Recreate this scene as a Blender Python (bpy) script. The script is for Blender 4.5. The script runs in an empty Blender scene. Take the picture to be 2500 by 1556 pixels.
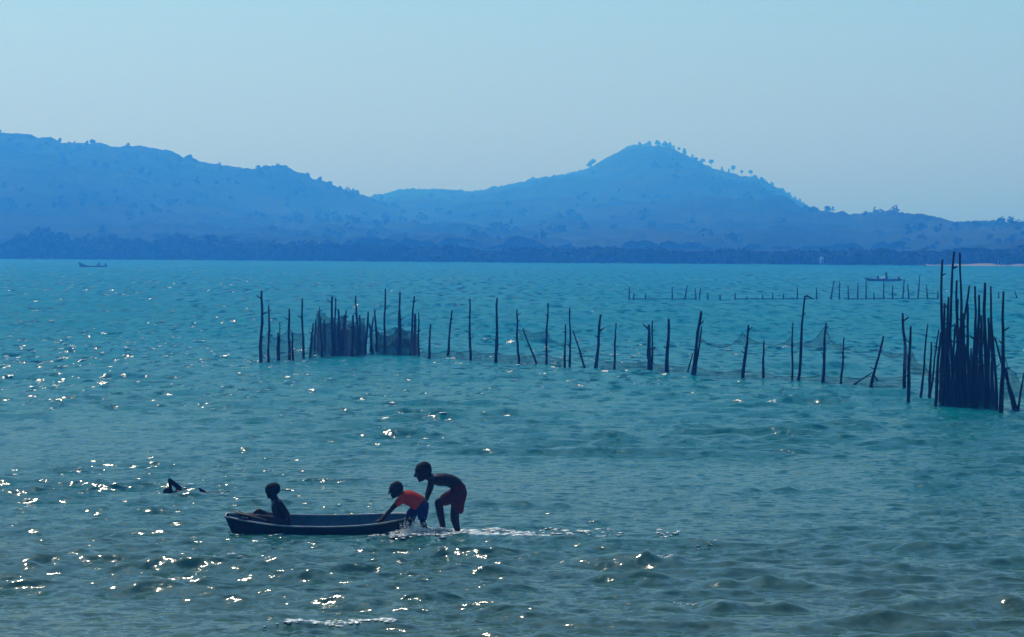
import bpy, bmesh, math, random
import numpy as np
from mathutils import Vector, Matrix
random.seed(7); rng = np.random.default_rng(11)
SC = bpy.context.scene
COL = SC.collection

# ------------------------------------------------------------------ camera
F = 7000.0; W, HH = 2500.0, 1556.0; CH = 4.0; YH = 590.0     # focal length in photo pixels, camera height, horizon row
PITCH = math.atan((HH/2 - YH)/F)
cam_d = bpy.data.cameras.new('camera'); cam = bpy.data.objects.new('camera', cam_d); COL.objects.link(cam)
cam_d.sensor_width = 36.0; cam_d.lens = 36.0*F/W; cam_d.clip_start = 0.5; cam_d.clip_end = 20000
cam.location = (0, 0, CH); cam.rotation_euler = (math.pi/2 - PITCH, 0, 0)
SC.camera = cam

# ------------------------------------------------------------------ sky, sun, exposure
SUN_EL, SUN_AZ = 52.0, -27.0            # degrees; azimuth from +Y, negative = to the left
world = bpy.data.worlds.new('World'); SC.world = world; world.use_nodes = True
wn = world.node_tree; wn.nodes.clear()
sky = wn.nodes.new('ShaderNodeTexSky'); sky.sky_type = 'NISHITA'; sky.sun_disc = False
sky.sun_elevation = math.radians(SUN_EL); sky.sun_rotation = math.radians(SUN_AZ)
sky.air_density = 1.0; sky.dust_density = 2.0; sky.ozone_density = 3.0
hs = wn.nodes.new('ShaderNodeHueSaturation'); hs.inputs['Saturation'].default_value = 1.0
tint = wn.nodes.new('ShaderNodeMix'); tint.data_type = 'RGBA'; tint.blend_type = 'MULTIPLY'
tint.inputs[0].default_value = 1.0; tint.inputs[7].default_value = (0.60, 0.95, 1.24, 1)
bg = wn.nodes.new('ShaderNodeBackground'); bg.inputs['Strength'].default_value = 0.10
wo = wn.nodes.new('ShaderNodeOutputWorld')
wn.links.new(sky.outputs[0], hs.inputs['Color']); wn.links.new(hs.outputs[0], tint.inputs[6])
wn.links.new(tint.outputs[2], bg.inputs['Color']); wn.links.new(bg.outputs[0], wo.inputs['Surface'])

sun_d = bpy.data.lights.new('sun', 'SUN'); sun_d.energy = 2.7; sun_d.angle = math.radians(0.53); sun_d.color = (1.0, 0.95, 0.86)
sun = bpy.data.objects.new('sun', sun_d); COL.objects.link(sun)
e, a = math.radians(SUN_EL), math.radians(SUN_AZ)
SDIR = Vector((math.cos(e)*math.sin(a), math.cos(e)*math.cos(a), math.sin(e)))
sun.rotation_euler = (-SDIR).to_track_quat('-Z', 'Y').to_euler(); sun.location = SDIR*60

SC.view_settings.view_transform = 'Standard'; SC.view_settings.look = 'None'
SC.view_settings.gamma = 1.0; SC.view_settings.exposure = 0.08; SC.view_settings.use_curve_mapping = False
SC.cycles.max_bounces = 10; SC.cycles.volume_bounces = 2; SC.cycles.transparent_max_bounces = 24
SC.cycles.use_denoising = True
SC.cycles.sample_clamp_indirect = 6.0

# ------------------------------------------------------------------ helpers
def ray(px, py):
    x = (px - W/2)/F; y = (HH/2 - py)/F
    c, s = math.cos(PITCH), math.sin(PITCH)
    return np.array((x, c + s*y, -s + c*y))
def at(px, py, Y):
    d = ray(px, py); t = Y/d[1]
    return Vector((d[0]*t, Y, CH + d[2]*t))
def on_water(px, py, z=0.0):
    d = ray(px, py); t = (z - CH)/d[2]
    return Vector((d[0]*t, d[1]*t, z))
def props(o, label=None, cat=None, group=None, kind=None):
    if label: o['label'] = label
    if cat: o['category'] = cat
    if group: o['group'] = group
    if kind: o['kind'] = kind
    return o
def link(name, me, mat=None, parent=None, loc=None):
    o = bpy.data.objects.new(name, me); COL.objects.link(o)
    if mat is not None and me is not None and not me.materials: me.materials.append(mat)
    if parent: o.parent = parent
    if loc is not None: o.location = loc
    return o
def empty(name, loc): 
    o = bpy.data.objects.new(name, None); COL.objects.link(o); o.location = loc; o.empty_display_size = 0.2
    return o
def mesh_np(name, V, Fq, smooth=True):
    V = np.asarray(V, np.float32); Fq = np.asarray(Fq, np.int32)
    n = Fq.shape[1]; me = bpy.data.meshes.new(name)
    me.vertices.add(len(V)); me.vertices.foreach_set('co', V.ravel())
    me.loops.add(Fq.size); me.loops.foreach_set('vertex_index', Fq.ravel())
    me.polygons.add(len(Fq)); me.polygons.foreach_set('loop_start', np.arange(0, Fq.size, n, dtype=np.int32))
    me.update(calc_edges=True)
    me.polygons.foreach_set('use_smooth', np.full(len(Fq), smooth, bool)); me.update()
    return me
def grid_faces(nr, nc, flip=False):
    r = np.arange(nr-1)[:, None]*nc + np.arange(nc-1)[None, :]
    f = np.stack([r, r+1, r+nc+1, r+nc], -1).reshape(-1, 4)
    return f[:, ::-1] if flip else f
ORD = ['', 'first', 'second', 'third', 'fourth', 'fifth', 'sixth', 'seventh', 'eighth', 'ninth', 'tenth', 'eleventh', 'twelfth',
       'thirteenth', 'fourteenth', 'fifteenth', 'sixteenth', 'seventeenth', 'eighteenth', 'nineteenth', 'twentieth']
def ordw(n):
    if n <= 20: return ORD[n]
    return ('twenty ' if n < 30 else 'thirty ' if n < 40 else 'forty ') + ORD[n % 10] if n % 10 else ('thirtieth' if n == 30 else 'fortieth')
# value noise
_perm = rng.random((256, 256)).astype(np.float32)
def vnoise(x, y):
    xi = np.floor(x).astype(int); yi = np.floor(y).astype(int); fx = x-xi; fy = y-yi
    fx = fx*fx*(3-2*fx); fy = fy*fy*(3-2*fy)
    g = lambda i, j: _perm[i & 255, j & 255]
    return (g(xi, yi)*(1-fx)+g(xi+1, yi)*fx)*(1-fy) + (g(xi, yi+1)*(1-fx)+g(xi+1, yi+1)*fx)*fy - 0.5
def fbm(x, y, o=4):
    s = 0; a_ = 1
    for k in range(o):
        s = s + a_*vnoise(x*2**k+17*k, y*2**k+31*k); a_ *= .5
    return s
def canopy(x, y, c, seed=0):
    """dome-shaped crowns on jittered cells of size c: 0..1"""
    ci = np.floor(x/c).astype(int); cj = np.floor(y/c).astype(int); best = np.zeros_like(x)
    for di in (-1, 0, 1):
        for dj in (-1, 0, 1):
            i = ci+di; j = cj+dj
            jx = _perm[(i*7+seed) & 255, (j*13+seed*3) & 255]; jy = _perm[(i*11+5+seed) & 255, (j*5+9) & 255]; hh = _perm[(i*3+77) & 255, (j*17+seed) & 255]
            d2 = ((x-(i+jx)*c)**2 + (y-(j+jy)*c)**2)/(c*(.55+.35*hh))**2
            best = np.maximum(best, (.45+.55*hh)*np.sqrt(np.clip(1-d2, 0, 1)))
    return best

# ------------------------------------------------------------------ materials
def mat(name, col, rough=0.7, vary=None, scale=3.0, spec=0.3, bump=0.0, bscale=20.0, **kw):
    m = bpy.data.materials.new(name); m.use_nodes = True; nt = m.node_tree
    b = nt.nodes['Principled BSDF']
    b.inputs['Roughness'].default_value = rough; b.inputs['Specular IOR Level'].default_value = spec
    tc = nt.nodes.new('ShaderNodeTexCoord')
    if vary is None: vary = tuple(min(1, c*1.6) for c in col)
    n = nt.nodes.new('ShaderNodeTexNoise'); n.inputs['Scale'].default_value = scale; n.inputs['Detail'].default_value = 5
    r = nt.nodes.new('ShaderNodeValToRGB')
    r.color_ramp.elements[0].position = .35; r.color_ramp.elements[1].position = .68
    r.color_ramp.elements[0].color = (*col, 1); r.color_ramp.elements[1].color = (*vary, 1)
    nt.links.new(tc.outputs['Object'], n.inputs['Vector']); nt.links.new(n.outputs['Fac'], r.inputs['Fac']); nt.links.new(r.outputs['Color'], b.inputs['Base Color'])
    if bump:
        n2 = nt.nodes.new('ShaderNodeTexNoise'); n2.inputs['Scale'].default_value = bscale; n2.inputs['Detail'].default_value = 4
        bp = nt.nodes.new('ShaderNodeBump'); bp.inputs['Strength'].default_value = bump; bp.inputs['Distance'].default_value = .02
        nt.links.new(tc.outputs['Object'], n2.inputs['Vector']); nt.links.new(n2.outputs['Fac'], bp.inputs['Height']); nt.links.new(bp.outputs['Normal'], b.inputs['Normal'])
    for k, v in kw.items(): b.inputs[k.replace('_', ' ')].default_value = v
    return m
def cloth(name, col, vary, trans=0.35, bump=.4):
    m = mat(name, col, .85, vary, 14, .15, bump, 60); nt = m.node_tree
    b = nt.nodes['Principled BSDF']; o = nt.nodes['Material Output']
    t = nt.nodes.new('ShaderNodeBsdfTranslucent'); x = nt.nodes.new('ShaderNodeMixShader'); x.inputs[0].default_value = trans
    src = b.inputs['Base Color'].links[0].from_socket
    nt.links.new(src, t.inputs['Color']); nt.links.new(b.outputs[0], x.inputs[1]); nt.links.new(t.outputs[0], x.inputs[2]); nt.links.new(x.outputs[0], o.inputs['Surface'])
    return m
M = dict(
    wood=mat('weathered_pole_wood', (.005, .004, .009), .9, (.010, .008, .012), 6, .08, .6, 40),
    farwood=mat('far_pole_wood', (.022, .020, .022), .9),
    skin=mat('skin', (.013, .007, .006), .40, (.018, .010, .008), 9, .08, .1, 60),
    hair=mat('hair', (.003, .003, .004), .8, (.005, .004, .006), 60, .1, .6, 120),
    shirt=cloth('red_orange_cloth', (.72, .050, .012), (.80, .085, .02), .5),
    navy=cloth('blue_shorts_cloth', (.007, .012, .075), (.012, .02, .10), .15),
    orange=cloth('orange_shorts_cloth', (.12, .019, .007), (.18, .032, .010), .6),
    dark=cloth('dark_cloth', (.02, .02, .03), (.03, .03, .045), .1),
    hull=mat('dark_green_hull_paint', (.005, .012, .008), .45, (.010, .019, .012), 5, .10, .25, 30),
    inside=mat('blue_inner_hull_paint', (.016, .080, .125), .5, (.035, .12, .16), 6, .3, .2, 30),
    rim=mat('pale_rim_paint', (.15, .19, .20), .4, (.30, .33, .33), 9, .5, .2, 50),
    paddle=mat('paddle_wood', (.10, .06, .035), .6, (.15, .09, .05), 12, .3, .3, 50),
    boat=mat('far_boat_paint', (.010, .022, .03), .6),
    pale=mat('pale_tarp', (.6, .62, .62), .6, (.75, .76, .75), 8),
    sand=mat('beach_sand', (.15, .135, .08), .95, (.22, .19, .11), .2),
    earth=mat('hill_earth', (.015, .022, .010), 1.0, (.035, .04, .018), .02, .0),
    leaf=mat('forest_leaves', (.010, .020, .008), 1.0, (.036, .052, .017), .02, .0),
    leaf2=mat('skyline_leaves', (.016, .030, .012), 1.0, (.035, .05, .02), .4, .0),
    bark=mat('bark', (.05, .04, .03), .9),
    wall=mat('house_wall', (.55, .54, .5), .8), roof=mat('metal_roof', (.62, .63, .64), .35, (.7, .7, .7), 2, .5),
    foam=cloth('sea_foam', (.94, .88, .74), (.97, .93, .82), .0, 0),
    buoy=mat('float_plastic', (.01, .012, .02), .4),
)

M['foam'].node_tree.nodes['Principled BSDF'].inputs['Roughness'].default_value = .2; M['foam'].node_tree.nodes['Principled BSDF'].inputs['Specular IOR Level'].default_value = .8
# ------------------------------------------------------------------ water
WAVES = []
def add_band(l0, l1, n, steep, spread, far0=None, far1=None, mean=math.pi/2):
    for k in range(n):
        l = l0*(l1/l0)**((k+rng.random())/n); th = mean + rng.normal()*spread
        WAVES.append((2*math.pi/l*math.cos(th), 2*math.pi/l*math.sin(th), steep*l/(2*math.pi)*math.sqrt(1.0/n), rng.random()*6.283, l, far0, far1))
add_band(.25, .5, 16, .10, .60)
add_band(.5, 1.1, 18, .140, .46)
add_band(1.1, 2.6, 16, .098, .34)
add_band(2.6, 4.5, 6, .022, .4)
add_band(3, 7, 12, .075, .5, 60, 130)
add_band(7, 14, 8, .025, .6, 160, 320)
# larger crests seen in the photograph: (px, py of crest, half-width m, height m)
CRESTS = [(505, 1366, .9, .085), (820, 1532, 1.5, .055), (1610, 1378, .55, .08), (1720, 1488, 1.0, .09), (95, 1384, .6, .06), (1030, 986, 2.2, .10),
          (1090, 1026, 1.6, .10), (2120, 1394, .7, .06), (1930, 1200, 1.0, .07), (1870, 1428, .7, .06), (2330, 1475, .8, .06), (1240, 1232, .9, .07),
          (560, 1230, .9, .06), (300, 1245, 1.2, .06), (2330, 1245, .9, .06), (1400, 1278, .7, .06), (620, 1028, 1.5, .07), (1620, 1095, 1.2, .07), (1240, 1560, .9, .07)]
CR = [(on_water(px, py), w, h) for px, py, w, h in CRESTS]
BOAT_Y, BOAT_X0, BOAT_X1 = 39.5, (554-1250)/F*39.5, (1008-1250)/F*39.5
def boat_mask(x, y):
    cx = (BOAT_X0+BOAT_X1)/2; return ((x-cx)/((BOAT_X1-BOAT_X0)/2))**2, ((y-BOAT_Y)/.36)**2
def wave(x, y, spacing=None):
    """water height at world x, y; spacing = local mesh step, finer waves fade out below it"""
    h = np.zeros_like(x)
    for kx, ky, am, ph, l, f0, f1 in WAVES:
        A = am
        if spacing is not None: A = A*np.clip((l/spacing - 2.2)/2.0, 0, 1)
        if f0: A = A*np.clip((y-f0)/(f1-f0), 0, 1)
        h += A*np.sin(kx*x+ky*y+ph)
    # groups of higher and lower waves, sharper crests
    g = .72 + 1.25*fbm(x/5.0, y/7.0, 3)
    h = h*np.clip(g, .25, 1.5)
    h = h + 1.6*np.clip(h, 0, .2)**1.35 - .008
    for p, w, am in CR:
        u = (x-p.x)/w; v = (y-p.y)
        v = v + .12*np.sin(u*2.3+p.x)
        prof = np.where(v < 0, np.exp(-(v/.16)**2), np.exp(-(v/.55)**2))
        h = h + am*prof*np.exp(-u**4*.8)*(.8+.35*np.sin(u*9+p.y))
    a_, b_ = boat_mask(x, y)
    near = np.exp(-np.clip(a_+b_-1, 0, None)/1.2)
    h = h*(1-.6*near)
    inside = np.clip((1.0-(a_**2+b_))*3.0, 0, 1)
    return h*(1-inside) - .16*inside
def build_water():
    FR = F*1024/W
    ys = [24.0]
    while ys[-1] < 700: ys.append(ys[-1] + max(.025, .47*ys[-1]**2/(CH*FR)))
    ys = np.array([-400, -100, -30, 5, 15, 20, 22.5] + ys + [720, 760, 850, 1000, 1500, 2600, 5200], float)
    nin = 900; tin = np.linspace(-1.32, 1.32, nin)
    tout = 1.32 + np.cumsum(.02*1.28**np.arange(26)); t = np.concatenate([-tout[::-1], tin, tout])
    half = np.clip(ys, 20, 720)*math.tan(math.radians(10.12))
    X = half[:, None]*t[None, :]; Y = np.repeat(ys[:, None], len(t), 1)
    sp = np.maximum(np.gradient(ys), 0.02)[:, None]*np.ones_like(X)
    sp = np.where(np.abs(X) > half[:, None]*1.4, 50, np.minimum(sp, 60))
    sp = np.where((Y < 23) | (Y > 740), 60, sp)
    sp = np.maximum(np.minimum(sp, .8+sp*.0+sp*.5), (half[:, None]*2.64/nin))
    Z = wave(X, Y, sp)
    Z = np.where((Y < 22) | (Y > 720), np.minimum(Z, 0.0), Z)
    me = mesh_np('water', np.stack([X, Y, Z], -1).reshape(-1, 3), grid_faces(len(ys), len(t)))
    m = bpy.data.materials.new('shallow_bay_water'); m.use_nodes = True; nt = m.node_tree; b = nt.nodes['Principled BSDF']
    N = nt.nodes.new; L = nt.links.new
    geo = N('ShaderNodeNewGeometry'); sep = N('ShaderNodeSeparateXYZ'); L(geo.outputs['Position'], sep.inputs[0])
    # silty shallows near the beach turn to clear teal offshore
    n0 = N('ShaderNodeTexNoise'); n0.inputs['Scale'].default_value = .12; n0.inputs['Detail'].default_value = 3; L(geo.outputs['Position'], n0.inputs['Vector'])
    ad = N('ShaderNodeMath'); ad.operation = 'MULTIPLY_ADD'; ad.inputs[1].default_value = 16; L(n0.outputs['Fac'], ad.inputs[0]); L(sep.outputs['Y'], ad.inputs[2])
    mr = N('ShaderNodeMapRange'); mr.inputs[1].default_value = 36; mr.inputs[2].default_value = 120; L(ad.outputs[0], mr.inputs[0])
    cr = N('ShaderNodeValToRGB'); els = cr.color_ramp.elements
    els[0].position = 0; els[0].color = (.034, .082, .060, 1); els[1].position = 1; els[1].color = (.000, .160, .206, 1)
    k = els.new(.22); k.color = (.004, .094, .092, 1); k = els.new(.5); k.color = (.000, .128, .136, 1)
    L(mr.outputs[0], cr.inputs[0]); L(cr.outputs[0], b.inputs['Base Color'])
    b.inputs['Roughness'].default_value = .07; b.inputs['IOR'].default_value = 1.333; b.inputs['Specular IOR Level'].default_value = .4
    # wavelets too fine for the mesh: tilted facets, larger offshore where the fetch is longer
    def tilt(sx, sy, kx, ky, seed):
        mp = N('ShaderNodeMapping'); mp.inputs['Scale'].default_value = (sx, sy, 1); mp.inputs['Location'].default_value = (seed, seed*2, 0); L(geo.outputs['Position'], mp.inputs[0])
        n = N('ShaderNodeTexNoise'); n.noise_dimensions = '2D'; n.inputs['Scale'].default_value = 1; n.inputs['Detail'].default_value = 3.5; n.inputs['Roughness'].default_value = .6; L(mp.outputs[0], n.inputs['Vector'])
        v = N('ShaderNodeVectorMath'); v.operation = 'SUBTRACT'; v.inputs[1].default_value = (.5, .5, .5); L(n.outputs['Color'], v.inputs[0])
        w = N('ShaderNodeVectorMath'); w.operation = 'MULTIPLY'; w.inputs[1].default_value = (kx, ky, 0); L(v.outputs[0], w.inputs[0])
        return w.outputs[0]
    def blend(A, B, y0, y1):
        r = N('ShaderNodeMapRange'); r.inputs[1].default_value = y0; r.inputs[2].default_value = y1; L(sep.outputs['Y'], r.inputs[0])
        x = N('ShaderNodeMix'); x.data_type = 'VECTOR'; L(r.outputs[0], x.inputs[0]); L(A, x.inputs[4]); L(B, x.inputs[5]); return x.outputs[1]
    t1 = tilt(3.6, 4.6, 1.1, 1.35, 3); t2 = tilt(2.1, .90, 1.8, 2.6, 11); t3 = tilt(1.4, .19, 2.2, 3.4, 23)
    tv0 = blend(blend(t1, t2, 45, 95), t3, 110, 230)
    # gusts: rougher and calmer patches
    gm = N('ShaderNodeMapping'); gm.inputs['Scale'].default_value = (.16, .07, 1); L(geo.outputs['Position'], gm.inputs[0])
    gn = N('ShaderNodeTexNoise'); gn.noise_dimensions = '2D'; gn.inputs['Scale'].default_value = 1; gn.inputs['Detail'].default_value = 3; L(gm.outputs[0], gn.inputs['Vector'])
    gr = N('ShaderNodeMapRange'); gr.inputs[1].default_value = .32; gr.inputs[2].default_value = .68; gr.inputs[3].default_value = .85; gr.inputs[4].default_value = 1.75; L(gn.outputs['Fac'], gr.inputs[0])
    gs = N('ShaderNodeVectorMath'); gs.operation = 'SCALE'; L(tv0, gs.inputs[0]); L(gr.outputs[0], gs.inputs['Scale']); tv = gs.outputs[0]
    sm = N('ShaderNodeVectorMath'); sm.operation = 'ADD'; L(geo.outputs['Normal'], sm.inputs[0]); L(tv, sm.inputs[1])
    nm = N('ShaderNodeVectorMath'); nm.operation = 'NORMALIZE'; L(sm.outputs[0], nm.inputs[0]); L(nm.outputs[0], b.inputs['Normal'])
    # ripples finer than a facet widen the reflection; a share of glassy facets keeps the sun glitter crisp
    rr = N('ShaderNodeMapRange'); rr.inputs[1].default_value = 30; rr.inputs[2].default_value = 160; rr.inputs[3].default_value = .12; rr.inputs[4].default_value = .33; L(sep.outputs['Y'], rr.inputs[0]); L(rr.outputs[0], b.inputs['Roughness'])
    b2 = N('ShaderNodeBsdfPrincipled'); b2.inputs['Roughness'].default_value = .10; b2.inputs['IOR'].default_value = 1.333; b2.inputs['Specular IOR Level'].default_value = .5; L(cr.outputs[0], b2.inputs['Base Color'])
    sc2 = N('ShaderNodeVectorMath'); sc2.operation = 'SCALE'; sc2.inputs['Scale'].default_value = .70; L(tv, sc2.inputs[0])
    sm2 = N('ShaderNodeVectorMath'); sm2.operation = 'ADD'; L(geo.outputs['Normal'], sm2.inputs[0]); L(sc2.outputs[0], sm2.inputs[1])
    nm2 = N('ShaderNodeVectorMath'); nm2.operation = 'NORMALIZE'; L(sm2.outputs[0], nm2.inputs[0]); L(nm2.outputs[0], b2.inputs['Normal'])
    df = N('ShaderNodeBsdfDiffuse'); L(cr.outputs[0], df.inputs['Color']); L(nm.outputs[0], df.inputs['Normal'])
    def share(y0, y1, a0, a1):
        r = N('ShaderNodeMapRange'); r.interpolation_type = 'SMOOTHSTEP'; r.inputs[1].default_value = y0; r.inputs[2].default_value = y1; r.inputs[3].default_value = a0; r.inputs[4].default_value = a1; L(sep.outputs['Y'], r.inputs[0]); return r.outputs[0]
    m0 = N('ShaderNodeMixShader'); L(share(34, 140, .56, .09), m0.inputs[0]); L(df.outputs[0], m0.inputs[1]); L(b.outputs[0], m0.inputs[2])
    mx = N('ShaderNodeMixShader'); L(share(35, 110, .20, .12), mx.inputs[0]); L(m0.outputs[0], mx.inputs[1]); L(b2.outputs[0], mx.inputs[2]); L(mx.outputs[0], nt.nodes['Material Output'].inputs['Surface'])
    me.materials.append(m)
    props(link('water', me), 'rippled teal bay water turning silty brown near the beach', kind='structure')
build_water()

# ------------------------------------------------------------------ far shore and hills
SHX = np.array([-4000, 0, 600, 1200, 1900, 2250, 2500, 6500]); SHY = np.array([640, 632.5, 636, 641, 645.5, 648.5, 650, 652.])
def shore_y(px): return CH*F/(np.interp(px, SHX, SHY)-YH)
def build_land():
    pxs = np.linspace(-3500, 6000, 240); rows = []
    for k, (dy, z) in enumerate([(-6, -.6), (0, .02), (3, .35), (25, .9), (140, 2.0), (600, 3.0), (3200, 4.0)]):
        Y = shore_y(pxs)+dy; X = (pxs-1250)/F*shore_y(pxs)*(1+max(0, dy)/2500)
        rows.append(np.stack([X, Y, np.full_like(X, z)], -1))
    me = mesh_np('coast', np.array(rows).reshape(-1, 3), grid_faces(len(rows), len(pxs)))
    me.materials.append(M['sand']); me.materials.append(M['earth'])
    nf = len(pxs)-1; idx = np.array([0 if (k//nf < 3 and pxs[k % nf] > 2230) else 1 for k in range(len(me.polygons))], np.int32); me.polygons.foreach_set('material_index', idx)
    props(link('coast_ground', me), 'pale sandy edge of the far shore', kind='structure')
build_land()
# leaf clump crowns ---------------------------------------------------------
def leaf_quads(cen, rad, n, size, r_):
    d = r_.normal(size=(n, 3)); d /= np.linalg.norm(d, axis=1)[:, None]
    p = cen + d*rad*(.55+.5*r_.random((n, 1)))
    t = r_.normal(size=(n, 3)); t -= d*(t*d).sum(1)[:, None]*.6; t /= np.linalg.norm(t, axis=1)[:, None]
    b = np.cross(d, t); s = size*(.6+.8*r_.random((n, 1)))
    return np.stack([p-t*s-b*s*.7, p+t*s-b*s*.7, p+t*s+b*s*.7, p-t*s+b*s*.7], 1).reshape(-1, 3)
def build_hill(name, label, prof, R, foot, back, cell, seed, n=(900, 210), canopy_h=4.0, sub=1.3):
    px = np.array([p[0] for p in prof], float); py = np.array([p[1] for p in prof], float)
    xs = np.linspace((px[0]-1250)/F*R, (px[-1]-1250)/F*R, n[0])
    pp = xs/R*F+1250
    zr = (YH-np.interp(pp, px, py))/F*R + CH - canopy_h*sub
    k = np.ones(9)/9; zr = np.convolve(np.pad(zr, 4, 'edge'), k, 'valid')
    ts = np.concatenate([np.linspace(0, 1, int(n[1]*.86), endpoint=False), np.linspace(1, 1.6, n[1]-int(n[1]*.86))])
    X = np.repeat(xs[None], n[1], 0); T = np.repeat(ts[:, None], n[0], 1)
    Yf = foot + 14*fbm(X/60+seed, X*0+seed, 3); Y = np.where(T <= 1, Yf+(R-Yf)*T, R+(T-1)/.6*(back-R))
    S = np.where(T <= 1, (.35*T + .65*T*T*(3-2*T)), 1-((T-1)/.6)**1.4)
    Z = zr[None]*S
    sp = fbm(X/90+seed*3, Y/150, 4)*np.minimum(zr[None], 60)*.55*np.clip(T*(1-T)*4, 0, 1)*(T < 1)
    Z = Z + sp*.6
    el = (YH-np.interp(X/Y*F+1250, px, py))/F - canopy_h*sub/R
    lim = CH + el*Y*(1-.22*(1-np.clip(T, 0, 1)))          # spurs stay below the ridge line
    Z = np.where(T < 1, np.minimum(Z, np.maximum(lim, .5)), Z)
    edge = np.clip(np.minimum(np.arange(n[0]), np.arange(n[0])[::-1])/12, 0, 1)[None]
    Zg = np.where(Z < .2, .2-1.2*(1-edge), Z)
    nr, nc = n[1], n[0]
    step = 6
    ii = np.r_[np.arange(0, nr, step), nr-1]; jj = np.r_[np.arange(0, nc, step), nc-1]
    G = np.stack([X, Y, Zg-1.0], -1)[ii][:, jj]
    props(link('hill', mesh_np('hill', G.reshape(-1, 3), grid_faces(len(ii), len(jj))), M['earth']), label.replace('forest on', 'ground under'), kind='structure')
    C = canopy(X, Y, cell, seed)*canopy_h + canopy(X+3, Y+5, cell*.45, seed+5)*canopy_h*.35 + fbm(X/2, Y/2, 2)*.7
    cover = np.clip(.65+1.6*fbm(X/70+9, Y/110+seed, 3), .15, 1)
    V = np.stack([X, Y, Zg+C*cover*edge], -1)
    # single crowns standing out of the canopy
    r_ = np.random.default_rng(seed); nt_ = int(nr*nc/230); ri = r_.integers(2, int(nr*.88), nt_); rj = r_.integers(4, nc-4, nt_)
    dens = fbm(X[ri, rj]/40+3, Y[ri, rj]/60, 3) > -.12; ri, rj = ri[dens], rj[dens]
    ex = [leaf_quads(V[i, j]+np.array([0, 0, .6]), np.array([1.0, 1.0, 1.1])*cell*.24*r_.uniform(.5, 1.15), 16, cell*.085, r_) for i, j in zip(ri, rj)]
    E = np.concatenate(ex); V0 = V.reshape(-1, 3); Fa = np.concatenate([grid_faces(nr, nc), np.arange(len(E)).reshape(-1, 4)+len(V0)])
    o = link('forest', mesh_np('forest', np.concatenate([V0, E]), Fa), M['leaf'])
    props(o, label, kind='stuff')
    return lambda p: at(p, np.interp(p, px, py), R)
LEFT = [(-900, 420), (-500, 345), (-200, 318), (0, 322), (60, 323), (120, 334), (165, 350), (200, 346), (260, 352), (300, 359), (350, 358), (400, 363), (450, 380), (500, 394), (560, 409),
        (610, 419), (650, 414), (690, 411), (720, 421), (760, 435), (820, 452), (870, 465), (905, 476), (960, 500), (1050, 540), (1150, 572), (1250, 592)]
MID = [(500, 560), (700, 520), (880, 482), (905, 477), (980, 459), (1040, 457), (1090, 456), (1140, 464), (1200, 455), (1260, 445), (1310, 429), (1380, 420), (1420, 408), (1450, 398), (1500, 367), (1540, 350),
       (1575, 347), (1610, 346), (1640, 352), (1670, 368), (1700, 384), (1740, 404), (1800, 420), (1860, 433), (1900, 457), (1950, 489), (2000, 516), (2050, 530), (2120, 545), (2300, 575), (2600, 590)]
RIGHT = [(1880, 590), (1960, 565), (2010, 548), (2050, 529), (2080, 516), (2120, 513), (2170, 516), (2200, 529), (2260, 539), (2300, 549), (2330, 556), (2380, 553), (2450, 549), (2500, 547), (2700, 535), (3000, 545), (3400, 585)]
FAR = [(1700, 560), (1950, 512), (2010, 514), (2060, 522), (2120, 540), (2300, 560), (2500, 565)]
build_hill('hill', 'hazy forest on the far ridge between the peak and right hill', FAR, 2450, 2000, 2560, 9, 5, (220, 60))
ridge_mid = build_hill('hill', 'hazy forest on the pointed central hill', MID, 1900, 690, 2120, 8.5, 2, (1000, 240), 4.6)
ridge_left = build_hill('hill', 'hazy forest on the long hill sloping down from the left', LEFT, 1300, 690, 1480, 6.5, 3, (800, 210), 3.8, .75)
build_hill('hill', 'hazy forest on the low rounded hill at the right', RIGHT, 1000, 505, 1150, 5.5, 4, (520, 150), 3.2, .66)

def build_shore_forest():
    r_ = np.random.default_rng(3); vs = []
    px = -150.0
    while px < 2700:
        px += r_.uniform(3, 10)
        Y0 = shore_y(px)
        sandy = px > 2240
        for row in range(3):
            Y = Y0 + (3.5 if sandy else 1.0) + row*9 + r_.uniform(0, 6)
            h = np.interp(px, [0, 500, 1100, 1700, 2200, 2500], [4.2, 3.0, 1.3, 1.1, 1.2, 1.6])*(.55+.5*r_.random())*(1+.12*row)*(.72+1.0*float(fbm(np.array([px/45.]), np.array([row*3.3]), 3)[0]+.25))
            x = (px-1250)/F*Y
            for q in range(4):
                c = np.array([x+r_.normal()*.9, Y+r_.normal()*.8, h*(.25+.22*q)+.3]); rr = np.array([1.5, 1.4, 1.0])*(.7+.5*r_.random())
                vs.append(leaf_quads(c, rr, 16, .5, r_))
    V = np.concatenate(vs); 
    me = mesh_np('shore_forest', V, np.arange(len(V)).reshape(-1, 4), smooth=False)
    props(link('shore_forest', me, M['leaf']), 'dark band of low trees along the far waterline', kind='stuff')
build_shore_forest()
TREE_PROTO = []
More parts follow.
